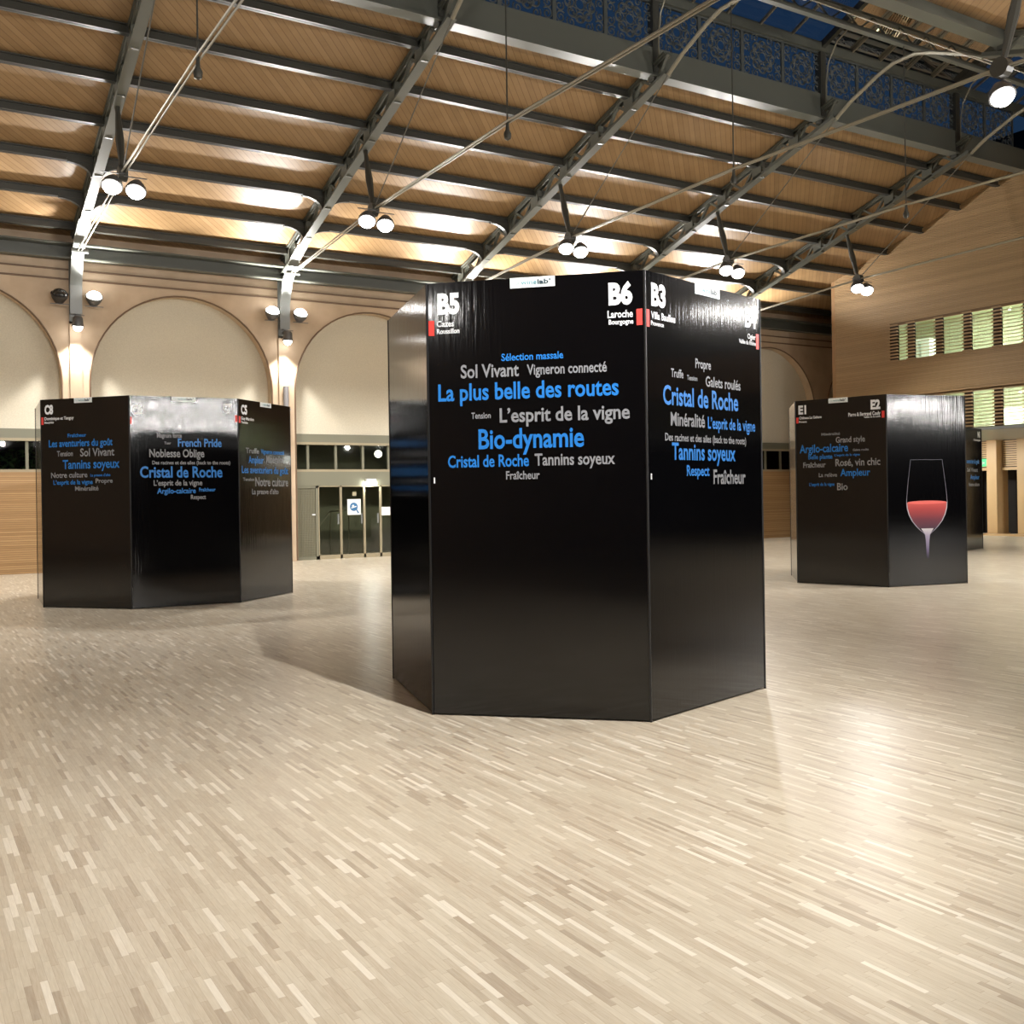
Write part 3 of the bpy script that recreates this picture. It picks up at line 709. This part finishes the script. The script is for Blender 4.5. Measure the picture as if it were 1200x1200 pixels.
# lit globe seen through the window over the doors, a shrub behind the left window
t = thing('globe_lamp', (10.75, D + .9, 2.62), 'round lit globe lamp behind the window over the doors', 'lamp')
MB().lathe([(0, -.1)] + [(.1 * math.sin(i * PI / 10), -.1 * math.cos(i * PI / 10)) for i in range(1, 10)] + [(0, .1)], (0, 0, 0), n=16).build('globe', M['lens_dim'] if 'lens_dim' in M else M['strip'], t, smooth=True)
MB().tube([(0, 0, .1), (0, 0, .38)], .012, 6).build('stem', M['housing'], t)
def shrub(u, v, h, label):
    t = thing('shrub', (u, v, 0), label, 'shrub')
    st = MB()
    for i in range(5):
        a = i * 1.3; st.tube([(0, 0, 0), (.12 * math.cos(a), .12 * math.sin(a), h * .5), (.4 * math.cos(a), .3 * math.sin(a), h * .9)], [.03, .022, .008], 6)
    st.build('stems', M['bark'], t)
    lf = MB()
    for i in range(900):
        a = random.uniform(0, 2 * PI); r = random.random() ** .5
        c = Vector((r * 1.5 * math.cos(a), r * .6 * math.sin(a), h * random.uniform(.45, 1.05) * (1 - .25 * r)))
        d = Vector((random.uniform(-1, 1), random.uniform(-1, 1), random.uniform(-.6, .8))).normalized() * .11
        e = d.cross(Vector((random.random(), random.random(), random.random()))).normalized() * .035
        lf.add([c - d, c + e, c + d, c - e], [(0, 1, 2, 3)])
    lf.build('foliage', M['leaf'], t, fix=False)
shrub(2.6, D + 1.6, 2.9, 'dark green shrub outside the window at the left edge')
shrub(8.9, D + 3.6, 2.9, 'dark green shrub outside the window over the doors')

# ================================================================== lobby under the slatted wall
for i, v in enumerate((21.0, 19.78, 18.75, 17.3, 15.8, 14.3)):
    p = MB(); p.box((29.9, v - .17, .06), (30.5, v + .17, 3.02)); p.box((29.86, v - .2, 0), (30.54, v + .2, .06))
    tag(p.build('timber_post', M['pale_wood']), ['pale timber lobby post hidden behind the right display blocks', 'pale timber lobby post standing clear beside the rearmost display block', 'pale timber lobby post cut by the right edge of the picture', 'pale timber lobby post outside the picture', 'pale timber lobby post outside the picture', 'pale timber lobby post outside the picture'][i], 'post', 'lobby posts')
for i, (a, b) in enumerate(((20.82, 19.97), (19.59, 18.94), (18.56, 17.49))):
    tp = MB()
    n = 12
    for j in range(n): tp.box((30.2, b, 2.18 + j * .07), (30.23, a, 2.18 + j * .07 + .05))
    tp.box((30.24, b, 2.14), (30.26, a, 3.02), 1); tp.box((30.15, b, 2.06), (30.28, a, 2.15), 2)
    tag(tp.build('slatted_transom', [M['pale_wood'], M['slat_back'], M['pale_wood']]), ['slatted timber panel above the lobby opening beside the green exit sign', 'slatted timber panel between the two lobby posts on the right', 'slatted timber panel right of the last lobby post'][i], 'panel', 'slatted panels over the lobby openings')
tag(MB().box((29.4, -5, 0), (29.8, 21.2, .05)).build('threshold', M['pale_wood']), 'low pale timber threshold under the lobby posts', 'threshold')
t = thing('exit_sign', (30.17, 20.17, 2.2), 'small green exit sign hanging in the lobby behind the rearmost display block', 'sign')
MB().box((-.02, -.17, 0), (.02, .17, .24)).build('panel', M['exit'], t)
MB().box((-.024, .02, .09), (-.02, .13, .13)).box((-.024, .09, .05), (-.02, .12, .17)).box((-.024, -.12, .04), (-.02, -.05, .2)).build('pictogram', M['paper'], t)
for v, l in ((20.6, 'added strip lamp under the lobby ceiling, unseen behind the right display blocks'), (13.6, 'added strip lamp under the lobby ceiling, unseen beyond the right edge of the picture')):
    lob = thing('strip_lamp', (27.6, v, 3.0), l, 'lamp', 'added lobby lamps')
    MB().box((-.6, -.08, -.05), (.6, .08, .02)).build('housing', M['soffit'], lob); MB().box((-.57, -.06, -.08), (.57, .06, -.05)).build('tube_cover', M['strip'], lob)
    spot('lobby_fill_light', (0, 0, -.12), (.3, 0, -1), 260, 165, .3, .15, lob)  # unseen lamp added to brighten the timber posts
tag(MB().box((UE + 1.8, 19.34, 4.87), (UE + 2.2, 19.62, 5.98)).build('cupboard', M['room_white']), 'white cupboard seen through the upper slatted window, the right one of two', 'cupboard')
tag(MB().box((UE + 1.8, 19.72, 4.87), (UE + 2.2, 20.02, 5.98)).build('cupboard', M['room_white']), 'white cupboard seen through the upper slatted window, the left one of two', 'cupboard')
tag(MB().box((UE + 1.8, 16.3, 3.14), (UE + 2.2, 17.3, 3.69)).build('cupboard', M['room_white']), 'low white cupboard seen through the lower slatted window', 'cupboard')

# ================================================================== black display blocks
H, S = 2.96, 1.4944
def display(name, cx, cy, verts, faces, label, plain_glass=None):
    """verts: corner offsets; faces: {edge index: key of its lettering}"""
    t = thing(name, (cx, cy, 0), label, 'display block', 'black polygonal display blocks')
    n = len(verts); up = Vector((0, 0, 1)); TH = .035
    for i in range(n):
        a = Vector((*verts[i], 0)); b = Vector((*verts[(i + 1) % n], 0))
        sx = (b - a).normalized(); nn = sx.cross(up)
        if nn.dot((a + b) / 2) < 0: nn = -nn
        L_ = (b - a).length
        p = MB(); g0 = .012
        q = [a + sx * g0, b - sx * g0, b - sx * (g0 + TH * .6) - nn * TH, a + sx * (g0 + TH * .6) - nn * TH]
        p.prism([Vector((w.x, w.y, .012)) for w in q], (0, 0, H - .012))
        pan = p.build('panel', M['gloss'], t)
        e = MB(); e.tube([a - nn * .004 - Vector((0, 0, 0)), Vector((a.x, a.y, H)) - nn * .004], .009, 8)
        e.build('corner_strip', M['edge'], t, smooth=True)
        key = faces.get(i)
        if key in TEXTS:
            for col, txt, s0, z0, w, cap in TEXTS[key]:
                mb = MB(); add_text(mb, txt, a, sx, up, nn, s0, z0, w, cap, .0025, bold=.05 if len(txt) == 2 else .022)
                nm = 'slogan' if col != 'w' else 'stand_number' if len(txt) == 2 else 'grower_name'
                mb.build(nm, M[{'b': 'blue_ink', 'g': 'grey_ink', 'w': 'white_ink'}[col]], pan, fix=False)
            for s0, z0, s1, z1 in TABS.get(key, []):
                r = MB(); s0 = max(s0, g0); s1 = min(s1, L_ - g0)
                r.prism([a + sx * s0 + up * z0, a + sx * s1 + up * z0, a + sx * s1 + up * z1, a + sx * s0 + up * z1], nn * .002)
                r.build('red_tab', M['red_ink'], pan)
            if key in PLATES:
                s0, z0, s1, z1 = PLATES[key]; z1 = H
                r = MB(); r.prism([a + sx * s0 + up * z0, a + sx * s1 + up * z0, a + sx * s1 + up * z1, a + sx * s0 + up * z1], nn * .006, 0)
                hh = z1 - z0; w = s1 - s0
                for txt, f0, f1, mi in (('le', .08, .23, 1), ('wine', .245, .60, 2), ('lab', .615, .86, 3), ('°', .87, .91, 3)):
                    vs, fs = text_geo(txt, .03 if mi == 3 else .012)
                    zz = max(v[1] for v in vs) - min(0, min(v[1] for v in vs))
                    add_text(r, txt, a, sx, up, nn, s0 + f0 * w, z0 + hh * (.30), (f1 - f0) * w, hh * .44, .0085, mi, .03 if mi == 3 else .012)
                r.build('logo_plate', [M['plate'], M['logo_pale'], M['logo_blue'], M['logo_dark']], pan, fix=False)
            if key in ('B1', 'B2'):
                r = MB(); r.prism([a + sx * .033 + up * 1.588, a + sx * .042 + up * 1.588, a + sx * .042 + up * 1.628, a + sx * .033 + up * 1.628], nn * .004)
                r.build('catch', M['white_ink'], pan)
        if key == 'glass':
            def pt(s, z, l=.002): return a + sx * s + up * z + nn * l
            prof = [(1.955, .305), (1.75, .335), (1.55, .365), (1.40, .382), (1.29, .390), (1.20, .382), (1.10, .350), (1.0, .290), (.92, .215), (.86, .145), (.82, .085), (.79, .052), (.70, .036), (.55, .028), (.42, .024)]
            c0 = .735
            ol = MB()
            for sg in (-1, 1):
                for (z0, w0), (z1, w1) in zip(prof[:-1], prof[1:]):
                    k0 = .010 if z0 > 1.3 else .02
                    ol.add([pt(c0 + sg * w0, z0), pt(c0 + sg * w1, z1), pt(c0 + sg * (w1 - k0), z1), pt(c0 + sg * (w0 - k0), z0)], [(0, 1, 2, 3)])
            ol.add([pt(c0 - .30, 1.95), pt(c0 + .30, 1.95), pt(c0 + .30, 1.958), pt(c0 - .30, 1.958)], [(0, 1, 2, 3)])
            ol.build('glass_outline_print', M['print_glass'], pan, fix=False)
            wi = MB(); wp = [(1.29, .374), (1.2, .364), (1.1, .328), (1.0, .268), (.92, .195), (.885, .15)]
            wi.add([pt(c0 - w, z, .0022) for z, w in wp] + [pt(c0 + w, z, .0022) for z, w in reversed(wp)], [tuple(range(12))])
            wi.build('wine_print', M['print_wine'], pan, fix=False)
            tp = MB(); n_ = 24
            tp.add([pt(c0 + .374 * math.cos(2 * PI * i / n_), 1.29 + .028 * math.sin(2 * PI * i / n_), .0027) for i in range(n_)], [tuple(range(n_))])
            tp.build('wine_surface_print', M['print_rose'], pan, fix=False)
            sm = MB(); sp = [(.885, .12), (.83, .075), (.79, .042), (.70, .030), (.55, .022), (.42, .018)]
            sm.add([pt(c0 - w, z, .0024) for z, w in sp] + [pt(c0 + w, z, .0024) for z, w in reversed(sp)], [tuple(range(12))])
            sm.build('stem_print', M['print_stem'], pan, fix=False)
    tp = MB(); tp.prism([Vector((*v, H - .06)) * 1.0 - Vector((*v, 0)).normalized() * .06 for v in verts], (0, 0, .03)); tp.build('roof_board', M['edge'], t)
    return t
def grad_print(name, stops, z0, z1, rough=.3):
    M_ = mat(name, (.5, .1, .1), rough)
    t, N, L, b = nodes(M_)
    vec, s = coords(N, L)
    f = math_n(N, L, 'DIVIDE', math_n(N, L, 'SUBTRACT', s[2], z0), z1 - z0, True)
    L.new(ramp(N, L, f, stops), b.inputs['Base Color'])
    return M_
M['print_wine'] = grad_print('wine_photo_print', [(0, (.07, .035, .06)), (.35, (.16, .04, .06)), (.75, (.42, .06, .06)), (1, (.62, .10, .09))], .88, 1.29)
M['print_rose'] = mat('wine_surface_photo_print', (.78, .16, .14), .3)
M['print_stem'] = grad_print('glass_stem_photo_print', [(0, (.01, .01, .015)), (.3, (.16, .13, .24)), (.75, (.36, .32, .46)), (1, (.6, .58, .62))], .42, .88)
M['print_glass'] = grad_print('glass_outline_photo_print', [(0, (.02, .02, .03)), (.2, (.2, .18, .26)), (.5, (.5, .5, .55)), (.62, (.16, .15, .19)), (1, (.07, .07, .09))], .42, 1.96)

HEXB = [(-1.072, 1.041), (-1.438, -.408), (-.366, -1.449), (1.072, -1.041), (1.438, .408), (.366, 1.449)]
OCTC = [(-1.755, .855), (-1.846, -.636), (-.855, -1.755), (.636, -1.846), (1.755, -.855), (1.846, .636), (.855, 1.755), (-.636, 1.846)]
HEXE = [(-.442, 1.427), (-1.457, .331), (-1.015, -1.097), (.442, -1.427), (1.457, -.331), (1.015, 1.097)]
display('display_block', 4.58, 6.675, HEXB, {1: 'B1', 2: 'B2'}, 'biggest glossy black six-sided display block in the middle, marked B5, B6 and B3')
display('display_block', 3.644, 16.519, OCTC, {1: 'C1', 2: 'C2', 3: 'C3'}, 'glossy black eight-sided display block on the left, marked C8 and C5')
display('display_block', 14.018, 11.432, HEXE, {1: 'E1', 2: 'glass'}, 'black display block with a printed wine glass, marked E1 and E2')
ND = (22.9 - 1.0, 15.5 + 1.0)
HEXN = [(1.4944 * math.cos(math.radians(-45 + 60 * i)), 1.4944 * math.sin(math.radians(-45 + 60 * i))) for i in range(6)]
TEXTS['N1'] = [('w', 'N1', 1.23, 2.745, .16, .13), ('w', 'Champagne', .95, 2.655, .46, .045), ('b', 'Les aventuriers du goût', .3, 2.1, 1.0, .1), ('g', 'Sol Vivant', .5, 1.9, .7, .09), ('b', 'Ampleur', .7, 1.72, .6, .1), ('g', 'Notre culture', .6, 1.55, .7, .08)]
display('display_block', ND[0], ND[1], HEXN, {5: 'N1'}, 'rearmost black display block, mostly hidden behind the wine glass one')
